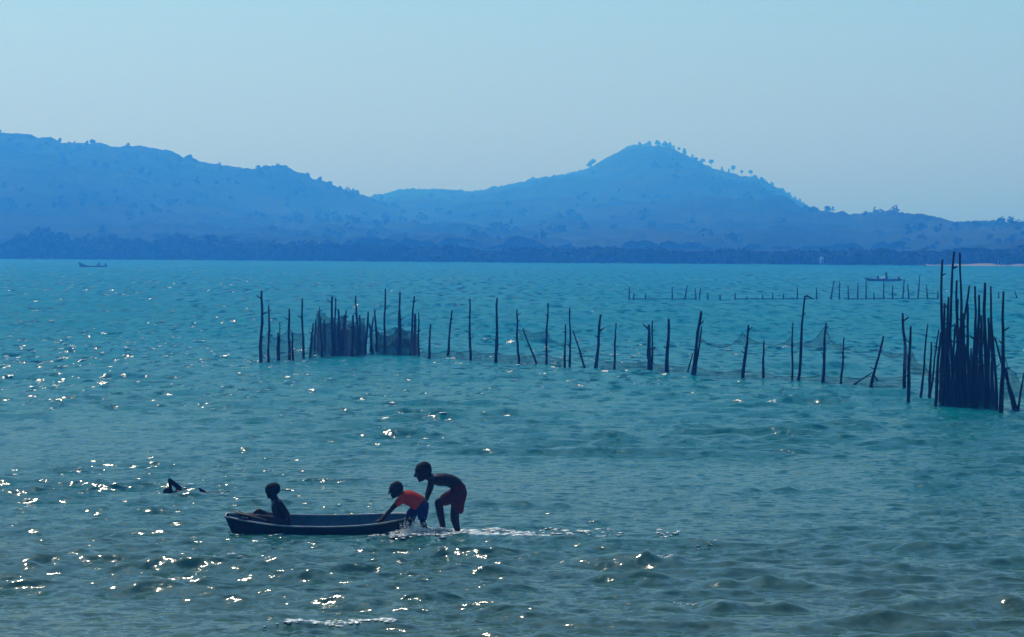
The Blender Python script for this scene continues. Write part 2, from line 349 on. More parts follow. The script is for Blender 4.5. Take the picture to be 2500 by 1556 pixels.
def tree_proto(kind, r_):
    if kind == 0: blobs = [((0, 0, 4.6), (2.0, 2.0, 1.5)), ((1.1, .4, 4.0), (1.3, 1.3, 1.0)), ((-1.2, -.3, 3.8), (1.3, 1.3, 1.0))]; th = 4.2
    elif kind == 1: blobs = [((0, 0, 5.2), (1.3, 1.3, 1.2)), ((.3, .2, 4.4), (.9, .9, .7))]; th = 4.8
    elif kind == 2: blobs = [((0, 0, 3.0), (1.1, 1.1, 2.0)), ((.2, 0, 5.0), (.7, .7, 1.0))]; th = 3.6
    else: blobs = [((0, 0, 3.6), (1.8, 1.8, 1.9)), ((1.6, .5, 3.0), (1.3, 1.3, 1.3)), ((-1.4, .2, 2.9), (1.4, 1.4, 1.4)), ((.4, -.5, 5.0), (1.0, 1.0, .9))]; th = 3.4
    V = np.concatenate([leaf_quads(np.array(c)+r_.normal(size=3)*.25-np.array([0, 0, .5]), np.array(r)*r_.uniform(.7, 1.25, 3), int(46*r[0]*r[2])+8, .42, r_) for c, r in blobs for q in range(2)])
    crown = mesh_np('crown', V, np.arange(len(V)).reshape(-1, 4), False); crown.materials.append(M['leaf2'])
    bm = bmesh.new()
    def limb(p, q, r0, r1):
        d = Vector(q)-Vector(p); mtx = Matrix.Translation((Vector(p)+Vector(q))/2) @ d.to_track_quat('Z', 'Y').to_matrix().to_4x4()
        bmesh.ops.create_cone(bm, cap_ends=True, segments=6, radius1=r0, radius2=r1, depth=d.length, matrix=mtx)
    limb((0, 0, -1), (.1, 0, th), .22, .10)
    for c, r in blobs: limb((.05, 0, th*.6), c, .10, .05)
    tr = bpy.data.meshes.new('trunk'); bm.to_mesh(tr); bm.free(); tr.materials.append(M['bark'])
    return crown, tr
for k in range(4): TREE_PROTO.append(tree_proto(k, np.random.default_rng(40+k)))
def skyline_tree(px, base_py, hpx, kind, Y, label, group):
    p = at(px, base_py+4, Y-3); H0 = (6.1, 6.2, 5.8, 5.8)[kind]; s = 1.05*hpx/F*Y/H0
    t = empty('skyline_tree', p); t.scale = (s, s, s); t.rotation_euler[2] = random.uniform(0, 6.28)
    c, tr = TREE_PROTO[kind]
    link('crown', c, parent=t); link('trunk', tr, parent=t)
    props(t, label, 'tree', group)
mid_trees = [(1440, 404, 16, 3), (1448, 400, 18, 0), (1562, 352, 11, 3), (1585, 350, 12, 3), (1605, 350, 14, 3), (1623, 354, 15, 3), (1634, 358, 16, 3), (1645, 363, 14, 2), (1657, 368, 14, 1), (1671, 376, 20, 2),
             (1690, 384, 13, 2), (1715, 396, 15, 0), (1737, 404, 20, 1), (1763, 414, 13, 2), (1779, 418, 12, 2), (1790, 420, 22, 1), (1811, 424, 14, 1), (1832, 427, 17, 1), (1858, 437, 10, 2), (1884, 450, 12, 3), (1925, 475, 12, 0), (1952, 493, 11, 2)]
for i, (px, py, h, kd) in enumerate(mid_trees):
    skyline_tree(px, py+2, h, kd, 1900, f'{ordw(i+1)} tree from the left along the skyline of the pointed hill', 'skyline trees on the pointed hill')
left_trees = [(124, 340, 12, 2), (146, 345, 14, 3), (168, 352, 12, 0), (181, 356, 16, 2), (212, 352, 14, 3), (226, 352, 18, 0), (405, 366, 8, 3), (455, 384, 9, 0), (668, 414, 16, 3), (682, 416, 15, 3), (696, 419, 22, 0), (708, 424, 16, 3),
              (750, 437, 15, 0), (780, 446, 20, 3), (806, 452, 16, 0), (830, 460, 12, 3), (862, 469, 14, 3)]
for i, (px, py, h, kd) in enumerate(left_trees):
    skyline_tree(px, py+2, h, kd, 1300, f'{ordw(i+1)} tree from the left along the skyline of the left hill', 'skyline trees on the left hill')
def house(px, py, Y, w, label, rot):
    p = at(px, py, Y); p.z = .45
    t = empty('shore_house', p); t.scale = (.34, .34, .34); t.rotation_euler[2] = rot
    bm = bmesh.new(); bmesh.ops.create_cube(bm, size=1, matrix=Matrix.Translation((0, 0, .6)) @ Matrix.Diagonal((w*.9, w*.6, 2.2, 1)))
    me = bpy.data.meshes.new('wall'); bm.to_mesh(me); bm.free(); link('wall', me, M['wall'], t)
    bm = bmesh.new(); hw, hd = w*.55, w*.45
    vs = [bm.verts.new(v) for v in [(-hw, -hd, 1.6), (hw, -hd, 1.6), (hw, hd, 1.6), (-hw, hd, 1.6), (-hw, 0, 2.7), (hw, 0, 2.7)]]
    for f in [(0, 1, 5, 4), (2, 3, 4, 5), (0, 4, 3), (1, 2, 5), (3, 2, 1, 0)]: bm.faces.new([vs[i] for i in f])
    me = bpy.data.meshes.new('roof'); bm.to_mesh(me); bm.free(); link('roof', me, M['roof'], t)
    bm = bmesh.new(); bmesh.ops.create_cube(bm, size=1, matrix=Matrix.Translation((0, -w*.3-.02, .4)) @ Matrix.Diagonal((.8, .08, 1.6, 1)))
    me = bpy.data.meshes.new('door'); bm.to_mesh(me); bm.free(); link('door', me, M['bark'], t)
    props(t, label, 'house')
house(2006, 632, float(shore_y(2006))+.6, 1.7, 'tiny pale house with bright roof among trees left of the tall poles', .3)
house(2440, 640, float(shore_y(2440))+2.6, 1.7, 'tiny pale house behind the sandy strip right of the tall poles', -.2)

# haze ------------------------------------------------------------------------
def build_haze():
    bm = bmesh.new(); bmesh.ops.create_cube(bm, size=1, matrix=Matrix.Translation((0, 1080, 54)) @ Matrix.Diagonal((4200, 3100, 112, 1)))
    me = bpy.data.meshes.new('haze'); bm.to_mesh(me); bm.free()
    m = bpy.data.materials.new('sea_haze'); m.use_nodes = True; nt = m.node_tree; nt.nodes.clear()
    o = nt.nodes.new('ShaderNodeOutputMaterial'); v = nt.nodes.new('ShaderNodeVolumePrincipled')
    v.inputs['Color'].default_value = (.045, .30, 1.0, 1); v.inputs['Density'].default_value = 0.0015
    v.inputs['Absorption Color'].default_value = (1, 1, 1, 1); v.inputs['Anisotropy'].default_value = .4
    nt.links.new(v.outputs[0], o.inputs['Volume']); m.cycles.volume_sampling = 'DISTANCE'; me.materials.append(m)
    props(link('haze', me), 'pale blue sea haze over the bay', kind='stuff')
build_haze()
# ------------------------------------------------------------------ poles
def tube(pts, rads, seg=8, cap=True):
    """swept tube through pts; returns verts, quads(as tris-safe lists)"""
    pts = [Vector(p) for p in pts]; V = []; Fc = []
    for i, p in enumerate(pts):
        d = (pts[min(i+1, len(pts)-1)] - pts[max(i-1, 0)]).normalized()
        u = d.cross(Vector((0, 1, 0.03))).normalized(); v = d.cross(u).normalized()
        for k in range(seg):
            an = 2*math.pi*k/seg; V.append(p + (u*math.cos(an) + v*math.sin(an))*rads[i])
    for i in range(len(pts)-1):
        for k in range(seg):
            a0 = i*seg+k; a1 = i*seg+(k+1) % seg; Fc.append((a0, a1, a1+seg, a0+seg))
    if cap:
        Fc.append(tuple(range(seg))[::-1]); Fc.append(tuple(range((len(pts)-1)*seg, len(pts)*seg)))
    return V, Fc
def mesh_list(name, V, Fc, smooth=True):
    me = bpy.data.meshes.new(name); me.from_pydata([tuple(v) for v in V], [], Fc); me.update()
    bm = bmesh.new(); bm.from_mesh(me); bmesh.ops.recalc_face_normals(bm, faces=bm.faces); bm.to_mesh(me); bm.free()
    for p in me.polygons: p.use_smooth = smooth
    return me
def pole(bx, by, tx, ty, wpx, label, group, name='fishing_pole_stake', crook=1.0, m='wood', dz=0.0):
    b = on_water(bx, by); t = at(tx, ty, b.y + dz)
    r0 = wpx*.68/F*b.y; n = 9; r_ = random.Random(int(bx*31+ty*7))
    below = (b-t)*(0.55/max(.2, (t-b).length)); lo = b + Vector((below.x, below.y, -.55))
    pts, rad = [lo-b], [r0*1.05]
    L = (t-b).length; ph = r_.uniform(0, 6.28); amp = crook*L*.010
    for i in range(n+1):
        s = i/n; p = (t-b)*s
        off = math.sin(s*5.2+ph)*amp*(1-abs(2*s-1)**3) + r_.gauss(0, .004*crook)*(0 < i < n)
        pts.append(p + Vector((off, off*.6, 0))); rad.append(r0*(1.0-.48*s)*r_.uniform(.88, 1.14))
    V, Fc = tube(pts, rad, 7)
    # cut stubs of side branches
    if L > 1.2:
        for q in range(r_.randint(1, 3)):
            i = r_.randint(4, n); p = pts[i]; sd = r_.choice((-1, 1))
            v2, f2 = tube([p, p+Vector((sd*r0*r_.uniform(1.6, 3.2), r_.uniform(-.03, .03), r0*r_.uniform(1, 2.5)))], [r0*.4, r0*.22], 5)
            o = len(V); V += v2; Fc += [tuple(x+o for x in f) for f in f2]
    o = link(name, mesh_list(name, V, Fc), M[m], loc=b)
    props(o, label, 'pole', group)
    return o
def desc(bx, by, tx, ty, w):
    h = (by-ty); lean = (tx-bx)/max(1, h)
    a1 = 'tall' if h > 130 else 'short' if h < 95 else 'medium'
    a2 = 'leaning right' if lean > .09 else 'leaning left' if lean < -.09 else 'upright'
    a3 = 'thick ' if w > 7.5 else 'thin ' if w < 4.5 else ''
    return f'{a1} {a3}{a2}'
TRAP = [(637, 886, 638.5, 710, 7), (656, 884, 656, 746, 5), (679.8, 879.5, 678.6, 812, 5.5), (682.5, 877, 682.5, 787, 3), (707, 880, 706, 754, 6), (715.5, 879.6, 713.6, 813, 5), (741, 874, 738, 729, 5), (757, 873, 765, 788, 5),
        (768, 857, 771, 780, 4.5), (775, 859, 780.5, 750, 4), (786, 873, 783, 772.6, 4.5), (793, 861, 792, 779, 4.5), (812, 869, 811, 724, 6), (818, 865, 819.5, 728, 4.5), (828, 861, 826, 755, 6), (837, 867, 845, 758, 5), (834.6, 858, 840.7, 768.5, 5),
        (859, 872, 862, 769.5, 6), (873.7, 865, 868.5, 722, 5.5), (879, 861, 878, 769.5, 5), (892, 863, 899, 761, 6), (909.7, 863, 902, 790, 5.5), (904.5, 861, 911, 774, 5), (921, 861, 915, 758, 5.5), (939.5, 862, 941, 705, 5),
        (973, 863, 973.5, 758, 5), (976.5, 866, 976.5, 713, 5.5), (1003, 865, 1011.5, 723, 5), (1013.6, 868, 1013, 766, 7), (1023, 872, 1022, 763, 4)]
GT = 'stakes of the left fish trap'
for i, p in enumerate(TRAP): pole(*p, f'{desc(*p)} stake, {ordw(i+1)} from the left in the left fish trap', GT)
ROW = [(1048, 875.5, 1051, 791, 5), (1092.8, 873, 1104, 757, 5), (1149, 879.6, 1147, 729, 5), (1210.7, 886, 1214, 728, 6.5), (1267, 889, 1262, 756, 5), (1309.4, 888, 1276.5, 801, 4), (1334, 890, 1338, 741, 5), (1379, 895, 1380.4, 792, 4.5), (1391, 894, 1391, 752, 4.5),
       (1426.7, 896, 1398.5, 805.5, 4), (1454.5, 898, 1467, 768.5, 7), (1500, 900, 1504, 789, 4.5), (1586, 906, 1584, 793, 9), (1591, 905, 1593, 783, 4.5), (1628.5, 912.5, 1632.6, 779, 8), (1677, 914.6, 1692, 863, 3.5), (1692, 918.7, 1712, 760, 8), (1697, 915, 1713, 797, 5),
       (1813.7, 923, 1827.5, 793, 6.5), (1864, 923, 1865, 832, 5), (1934, 929, 1935.5, 787, 4), (1949.5, 929, 1965, 725, 6), (2009, 934, 2017, 788, 6), (2053, 939, 2060.5, 824, 4.5), (2087, 938, 2129.5, 910, 3.5), (2126.6, 943.6, 2157, 820, 6), (2143, 930, 2131, 912, 3.5),
       (2208, 948, 2203.7, 764.6, 7), (2217.7, 983, 2223.5, 796.6, 7), (2247.4, 974, 2265.4, 791, 4.5), (2269, 971, 2274, 834.5, 6), (2270, 968, 2292, 804, 4.5)]
GR = 'stakes of the long net row'
row_objs = []
for i, p in enumerate(ROW):
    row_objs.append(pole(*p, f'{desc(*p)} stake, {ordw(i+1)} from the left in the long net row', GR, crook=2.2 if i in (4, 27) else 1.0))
# scrap of net caught on the tip of the tall stake
hk = row_objs[21]; tp = at(1965, 725, on_water(1949.5, 929).y) - hk.location
V, Fc = tube([tp+Vector((-.02, 0, .0)), tp+Vector((.06, -.02, .03)), tp+Vector((.16, -.03, -.02)), tp+Vector((.24, -.02, -.06))], [.02, .028, .02, .008], 6)
link('net_scrap', mesh_list('net_scrap', V, Fc), M['dark'], hk)
CLUS = [(2284, 991, 2297, 811, 7), (2300, 991, 2301, 633.6, 7.5), (2302, 993, 2329.5, 614.7, 7), (2313, 993, 2316, 725, 8), (2316, 993, 2366.7, 697.7, 6.5), (2326, 991.6, 2320, 776, 7), (2323, 993, 2331.8, 793.7, 6.5), (2334.7, 993, 2336, 684.6, 7.5),
        (2345, 994, 2343.4, 617.6, 6.5), (2343, 991, 2352, 764.6, 8), (2358, 996, 2340.5, 800, 8), (2361, 994, 2353, 776, 5), (2378, 993, 2380.4, 699, 7), (2374, 994.6, 2381.8, 763, 7.5), (2387, 994, 2398.7, 823, 7), (2407.5, 997.5, 2405, 690.4, 9),
        (2413, 994, 2413, 776, 8), (2433.6, 1000, 2419, 699, 6.5), (2443.8, 1006, 2450, 712, 8.5), (2483, 1003, 2428, 823, 6), (2477, 1000, 2454, 898.5, 9), (2486, 1000, 2500, 910, 5), (2306, 975, 2309, 800, 6), (2350, 972, 2346, 760, 6.5), (2366, 974, 2371, 850, 6),
        (2395, 975, 2392, 800, 6.5), (2420, 978, 2424, 860, 5.5), (2330, 970, 2327, 850, 6)]
CLUS += [(2296, 984, 2306, 740, 7), (2340, 985, 2338, 730, 8), (2368, 986, 2362, 742, 7.5), (2384, 988, 2390, 720, 7.5), (2400, 986, 2396, 770, 8), (2426, 990, 2418, 790, 7.5), (2352, 990, 2360, 840, 8.5), (2310, 988, 2312, 850, 8.5)]
CLUS.sort(key=lambda p: p[0])
GC = 'poles of the tall cluster at the right edge'
def cdesc(bx, by, tx, ty, w):
    h = by-ty; lean = (tx-bx)/h
    return ('very tall' if h > 330 else 'tall' if h > 260 else 'medium' if h > 160 else 'short') + (' slanting right' if lean > .1 else ' slanting left' if lean < -.1 else ' upright') + (' stout' if w > 8 else '')
for i, p in enumerate(CLUS):
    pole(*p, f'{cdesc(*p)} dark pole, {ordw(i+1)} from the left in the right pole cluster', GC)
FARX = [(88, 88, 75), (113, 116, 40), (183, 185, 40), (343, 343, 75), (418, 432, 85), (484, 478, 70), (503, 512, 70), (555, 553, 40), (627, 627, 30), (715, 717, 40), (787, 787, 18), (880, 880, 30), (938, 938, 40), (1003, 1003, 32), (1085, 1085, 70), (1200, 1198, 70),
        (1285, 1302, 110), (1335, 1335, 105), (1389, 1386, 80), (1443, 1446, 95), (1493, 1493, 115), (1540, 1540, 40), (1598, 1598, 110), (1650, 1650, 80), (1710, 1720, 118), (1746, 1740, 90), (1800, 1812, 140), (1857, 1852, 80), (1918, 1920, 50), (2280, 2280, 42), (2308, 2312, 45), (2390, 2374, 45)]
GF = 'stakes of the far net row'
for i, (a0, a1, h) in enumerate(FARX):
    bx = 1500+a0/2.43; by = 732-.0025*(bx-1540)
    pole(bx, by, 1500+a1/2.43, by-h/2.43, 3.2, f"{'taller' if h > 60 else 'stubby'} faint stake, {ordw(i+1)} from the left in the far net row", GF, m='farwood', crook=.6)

# ------------------------------------------------------------------ nets
def net_mat(nm, ta, tb):
    m = bpy.data.materials.new(nm); m.use_nodes = True; nt = m.node_tree; N = nt.nodes.new; L = nt.links.new
    b = nt.nodes['Principled BSDF']; b.inputs['Base Color'].default_value = (.010, .018, .030, 1); b.inputs['Roughness'].default_value = .9; b.inputs['Specular IOR Level'].default_value = .1
    uv = N('ShaderNodeUVMap'); n = N('ShaderNodeTexNoise'); n.inputs['Scale'].default_value = 2.2; n.inputs['Detail'].default_value = 4; L(uv.outputs[0], n.inputs['Vector'])
    sep = N('ShaderNodeSeparateXYZ'); L(uv.outputs[0], sep.inputs[0])
    outs = []
    for sgn in (1, -1):
        s = N('ShaderNodeMath'); s.operation = 'MULTIPLY_ADD'; s.inputs[1].default_value = sgn; L(sep.outputs['Y'], s.inputs[0]); L(sep.outputs['X'], s.inputs[2])
        f = N('ShaderNodeMath'); f.operation = 'PINGPONG'; f.inputs[1].default_value = .02; L(s.outputs[0], f.inputs[0]); outs.append(f)
    mn = N('ShaderNodeMath'); mn.operation = 'MINIMUM'; L(outs[0].outputs[0], mn.inputs[0]); L(outs[1].outputs[0], mn.inputs[1])
    # thread thickness varies with weed and folds
    th = N('ShaderNodeMapRange'); th.inputs[1].default_value = .3; th.inputs[2].default_value = .7; th.inputs[3].default_value = ta; th.inputs[4].default_value = tb; L(n.outputs['Fac'], th.inputs[0])
    lt = N('ShaderNodeMath'); lt.operation = 'LESS_THAN'; L(mn.outputs[0], lt.inputs[0]); L(th.outputs[0], lt.inputs[1])
    t = N('ShaderNodeBsdfTransparent'); x = N('ShaderNodeMixShader'); o = nt.nodes['Material Output']
    L(lt.outputs[0], x.inputs[0]); L(t.outputs[0], x.inputs[1]); L(b.outputs[0], x.inputs[2]); L(x.outputs[0], o.inputs['Surface'])
    return m
M['net'] = net_mat('knotted_net', .0036, .0105); M['net_thin'] = net_mat('thin_net', .0020, .0060); M['net_dense'] = net_mat('bunched_net', .0032, .0095)
def net(ties, label, group, sag=.12, low=-.15, layers=1, name='fishing_net', m='net'):
    """ties: (px base, py base, height in photo px); the sheet hangs between them"""
    P = [(on_water(x, y), h/F*on_water(x, y).y) for x, y, h in ties]
    nv = 9; V = []; UV = []; cols = 0; s = 0.0; prev = None
    for k in range(len(P)-1):
        n = max(6, int((P[k+1][0]-P[k][0]).length/.12))
        for i in range(n + (k == len(P)-2)):
            t = i/n; b = P[k][0].lerp(P[k+1][0], t); h = P[k][1]*(1-t)+P[k+1][1]*t - sag*4*t*(1-t)*(P[k+1][0]-P[k][0]).length**.5
            if prev is not None: s += (b-prev).length
            prev = b
            for j in range(nv):
                v = j/(nv-1); z = low + (max(.03, h)-low)*v
                w = .05*math.sin(s*5+v*3)*math.sin(v*3.1) + .03*math.sin(s*13+v*7)
                V.append((b.x+.02*math.sin(s*9+v*5), b.y+w, z)); UV.append((s, z))
            cols += 1
    me = mesh_np('net', V, grid_faces(cols, nv))
    ul = me.uv_layers.new(name='UVMap'); vi = np.empty(len(me.loops), np.int32); me.loops.foreach_get('vertex_index', vi)
    ul.data.foreach_set('uv', np.array(UV, np.float32)[vi].ravel())
    o = link(name, me, M[m]); props(o, label, 'fishing net', group)
    # top rope along the upper hem
    top = [Vector(V[c*nv+nv-1]) for c in range(cols)]
    v2, f2 = tube(top, [.006]*len(top), 5)
    link('hem_rope', mesh_list('hem_rope', v2, f2), M['wood'], o)
    return o
GN = 'nets hung on the stakes'
net([(637, 886, 60), (656, 884, 75), (680, 879, 60), (707, 880, 78), (741, 874, 66)], 'sagging thin net on the six leftmost stakes of the left trap', GN, .10, m='net_thin')
net([(757, 873, 30), (775, 862, 105), (793, 861, 95), (812, 866, 92), (836, 862, 92), (859, 868, 85), (876, 862, 84), (892, 862, 86)], 'dark net curtain on the back left of the left fish trap', GN, .07)
net([(775, 866, 70), (786, 873, 84), (812, 871, 86), (837, 869, 80), (859, 873, 84), (874, 867, 74), (892, 864, 72)], 'dark net curtain on the front left of the left fish trap', GN, .06)
net([(812, 868, 60), (826, 866, 66), (848, 868, 62), (874, 865, 64), (892, 863, 58)], 'inner net fold in the middle of the left fish trap', GN, .05)
net([(921, 861, 55), (940, 862, 40), (976, 865, 68), (1003, 865, 55), (1014, 868, 62), (1023, 872, 58)], 'net curtain with peaked hem on the right side of the left trap', GN, .09)
net([(915, 866, 26), (945, 868, 24), (976, 870, 46), (1000, 870, 40), (1021, 873, 52)], 'lower net fold on the right side of the left trap', GN, .04)
net([(904, 860, 48), (930, 856, 44), (965, 855, 56), (1005, 858, 50)], 'rear net strip behind the right side of the left trap', GN, .06)
net([(1023, 872, 22), (1048, 875.5, 14), (1092.8, 873, 18), (1149, 879.6, 26), (1210.7, 886, 24), (1267, 889, 22), (1334, 890, 26), (1379, 895, 20)], 'low sagging net strip along the left half of the long row', GN, .05, m='net_thin')
net([(1267, 889, 86), (1278, 889, 86), (1334, 890, 84), (1379, 895, 52)], 'thin draped net between leaning stakes of the long row', GN, .16, low=.75, m='net_thin')
net([(1454, 898, 22), (1500, 900, 18), (1588, 906, 24), (1628, 912, 22), (1692, 918, 26), (1760, 921, 12), (1814, 923, 24)], 'low sagging net strip along the middle of the long row', GN, .05, m='net_thin')
net([(1700, 917, 104), (1765, 921, 72), (1814, 923, 112), (1864, 923, 86), (1935, 929, 108)], 'high loose net swag left of the tallest row stake', GN, .12, low=.98, m='net_thin')
net([(1935, 929, 96), (1950, 929, 94), (2013, 934, 136), (2053, 939, 98), (2140, 943, 92), (2206, 948, 84)], 'high peaked net swag right of the tallest row stake', GN, .16, low=.95, m='net_thin')
net([(1814, 923, 18), (1864, 923, 14), (1935, 929, 10), (2009, 934, 20), (2053, 939, 20), (2126, 943, 24), (2208, 948, 30)], 'low sagging net strip along the right half of the long row', GN, .05, m='net_thin')
net([(2206, 948, 120), (2223, 965, 112), (2256, 970, 80), (2274, 970, 60), (2300, 985, 70)], 'net swag joining the long row to the right pole cluster', GN, .15, low=.55, m='net_thin')
net([(2290, 991, 30), (2315, 993, 96), (2345, 994, 70), (2380, 994, 110), (2410, 997, 60), (2433, 999, 24)], 'dark net sheet on the front of the right pole cluster', GN, .10, m='net_dense')
net([(2300, 975, 60), (2330, 971, 100), (2352, 972, 120), (2395, 975, 90), (2424, 978, 100)], 'dark net sheet on the back of the right pole cluster', GN, .10, m='net_dense')
net([(2300, 992, 44), (2330, 994, 70), (2360, 995, 60), (2400, 996, 74), (2430, 999, 40)], 'bunched net bottom low on the right pole cluster', GN, .06, m='net_dense')
net([(2444, 1006, 150), (2478, 1000, 90), (2500, 1002, 60), (2560, 1006, 90)], 'loose net hanging off the rightmost poles at the frame edge', GN, .1, low=.25, m='net_thin')
for lab, xs in (('left', (1536, 1600, 1700)), ('middle', (1794, 1880, 1990)), ('right', (2060, 2160, 2290))):
    net([(x, 732-.0025*(x-1540), 2.5) for x in xs], f'low dark net line on the {lab} third of the far stake row', GN, .0, low=-.1)

# ------------------------------------------------------------------ bodies
def body_mesh(name, parts, voxel=.011, smooth=6):
    """parts: ('c', p0, r0, p1, r1) tapered capsule / ('e', centre, radii, axis, depth_axis radii) ellipsoid / ('t', [(p, r_plane, r_depth), ...]) loft.
    All joined and remeshed into one continuous surface."""
    bm = bmesh.new()
    def sphere(c, r, mtx=None):
        m4 = Matrix.Translation(c) @ (mtx or Matrix()) @ Matrix.Diagonal((*((r, r, r) if isinstance(r, (int, float)) else r), 1))
        bmesh.ops.create_icosphere(bm, subdivisions=3, radius=1.0, matrix=m4)
    for q in parts:
        if q[0] == 'c':
            _, p0, r0, p1, r1 = q; d = Vector(p1)-Vector(p0); L = max(d.length, 1e-4)
            n = max(2, int(L/(min(r0, r1)*.35)))
            m4 = Matrix.Translation((Vector(p0)+Vector(p1))/2) @ d.to_track_quat('Z', 'Y').to_matrix().to_4x4()
            bmesh.ops.create_cone(bm, cap_ends=True, segments=18, radius1=r0, radius2=r1, depth=L, matrix=m4)
            sphere(p0, r0*.998); sphere(p1, r1*.998)
        elif q[0] == 'e':
            _, c, r, ang = q
            sphere(c, r, Matrix.Rotation(ang, 4, 'Y'))
        elif q[0] == 't':
            rings = q[1]; seg = 22; loops = []
            for i, (p, rp, rd) in enumerate(rings):
                d = (Vector(rings[min(i+1, len(rings)-1)][0]) - Vector(rings[max(i-1, 0)][0])); d.y *= .3; d.normalize()
                u = Vector((0, 1, 0)).cross(d).normalized()
                loops.append([bm.verts.new(Vector(p) + u*rp*math.cos(2*math.pi*k/seg) + Vector((0, 1, 0))*rd*math.sin(2*math.pi*k/seg)) for k in range(seg)])
            fs = []
            for i in range(len(loops)-1):
                for k in range(seg): fs.append(bm.faces.new((loops[i][k], loops[i][(k+1) % seg], loops[i+1][(k+1) % seg], loops[i+1][k])))
            fs.append(bm.faces.new(loops[0][::-1])); fs.append(bm.faces.new(loops[-1]))
            bmesh.ops.recalc_face_normals(bm, faces=fs)
    me = bpy.data.meshes.new(name); bm.to_mesh(me); bm.free()
    o = bpy.data.objects.new('tmp', me); COL.objects.link(o)
    rm = o.modifiers.new('r', 'REMESH'); rm.mode = 'VOXEL'; rm.voxel_size = voxel; rm.use_smooth_shade = True
    sm = o.modifiers.new('s', 'SMOOTH'); sm.factor = .5; sm.iterations = smooth
    dg = bpy.context.evaluated_depsgraph_get(); out = bpy.data.meshes.new_from_object(o.evaluated_get(dg)); out.name = name
    bpy.data.objects.remove(o); bpy.data.meshes.remove(me)
    for p in out.polygons: p.use_smooth = True
    return out
def frame(ox, oy, sc, Y):
    """picks points off an enlargement of the photograph: (zoom x, zoom y, depth offset) -> world; and zoom px -> metres"""
    k = Y/F/sc
    return (lambda x, y, d=0.0: at(ox+x/sc, oy+y/sc, Y+d)), (lambda r: r*k)
def hand(parts, wrist, direction, side, r, curl=.5):
    """palm, four unequal bent fingers and a thumb leaving the side of the palm"""
    d = Vector(direction).normalized(); s = Vector(side).normalized(); n = d.cross(s).normalized()
    w = Vector(wrist); palm = w + d*r*1.9
    parts.append(('c', w, r*.8, palm, r*.95)); parts.append(('c', w+s*r*.4, r*.7, palm+s*r*.7, r*.7)); parts.append(('c', w-s*r*.4, r*.7, palm-s*r*.7, r*.7))
    for k, ln in enumerate((1.9, 2.2, 2.05, 1.6)):
        b = palm + s*r*(.95-.63*k); m1 = b + d*r*ln*.55 + n*r*.15; t = m1 + (d*(1-curl)+n*curl).normalized()*r*ln*.55
        parts.append(('c', b, r*.36, m1, r*.33)); parts.append(('c', m1, r*.33, t, r*.27))
    b = w + d*r*.5 + s*r*.9; m1 = b + (d*.7+s*.8).normalized()*r*1.1; parts.append(('c', b, r*.42, m1, r*.36)); parts.append(('c', m1, r*.36, m1+(d*.9+n*.5).normalized()*r*.8, r*.3))
def head(parts, c, top, front, s):
    """cranium, jaw, brow, nose, lips, chin, ears; top and front are unit directions; s = head length scale"""
    up = Vector(top).normalized(); fr = Vector(front).normalized(); fr = (fr - up*fr.dot(up)).normalized(); sd = up.cross(fr)
    s = s*.94
    P = lambda f, u, v=0: Vector(c) + fr*f*s + up*u*s + sd*v*s
    ang = math.atan2(fr.x, fr.z) if False else 0
    for f, u, v, r in ((-.12, .12, .13, .40), (-.12, .12, -.13, .40), (.10, .10, .12, .36), (.10, .10, -.12, .36), (.14, -.16, .1, .27), (.14, -.16, -.1, .27), (.20, -.38, .05, .17), (.20, -.38, -.05, .17)):
        parts.append(('e', P(f, u, v), (r*s,)*3, 0))
    parts.append(('c', P(.42, .06), .06*s, P(.56, -.13), .07*s))           # nose
    parts.append(('c', P(.36, .14, .14), .06*s, P(.36, .14, -.14), .06*s))    # brow
    parts.append(('c', P(.42, -.27, .07), .055*s, P(.42, -.27, -.07), .055*s))  # lips
    parts.append(('c', P(.36, -.46, .04), .09*s, P(.36, -.46, -.04), .09*s))  # chin
    for v in (.40, -.40): parts.append(('c', P(-.03, .04, v), .07*s, P(-.05, -.10, v*.97), .055*s))
    return P
def hair_mesh(P, s):
    pr = []
    for f, u, v, r in ((-.14, .145, .12, .405), (-.14, .145, -.12, .405), (.05, .17, .11, .345), (.05, .17, -.11, .345), (-.24, -.02, .09, .285), (-.24, -.02, -.09, .285)):
        pr.append(('e', P(f, u, v), (r*s*.94,)*3, 0))
    return body_mesh('hair', pr, .012, 2)
def person(name_parts, hairP, s, label, loc, extra=(), group=None, voxel=.011):
    root = empty('person', loc)
    me = body_mesh('body', name_parts, voxel); me.transform(Matrix.Translation(-Vector(loc)))
    link('body', me, M['skin'], root)
    if hairP:
        h = hair_mesh(hairP, s); h.transform(Matrix.Translation(-Vector(loc))); link('hair', h, M['hair'], root)
    for nm, prts, mt, vx in extra:
        c = body_mesh(nm, prts, vx, 3); c.transform(Matrix.Translation(-Vector(loc))); link(nm, c, M[mt], root)
    props(root, label, 'person', group)
    return root

# older boy, bending behind the boat
G, m_ = frame(900, 1120, 7.56, 39.55); B = []
P = head(B, G(1003, 235, 0), (-.30, 0, .95), (-.93, -.12, -.34), m_(338))
PH = P
B.append(('c', G(1075, 320), m_(70), G(1190, 370), m_(85)))
B.append(('t', [(G(1150, 330), m_(50), .09), (G(1190, 365), m_(105), .150), (G(1290, 385), m_(122), .155), (G(1400, 385), m_(122), .135), (G(1500, 405), m_(122), .118), (G(1600, 460), m_(125), .115), (G(1670, 560), m_(130), .125), (G(1690, 660), m_(118), .125), (G(1680, 730), m_(60), .09)]))
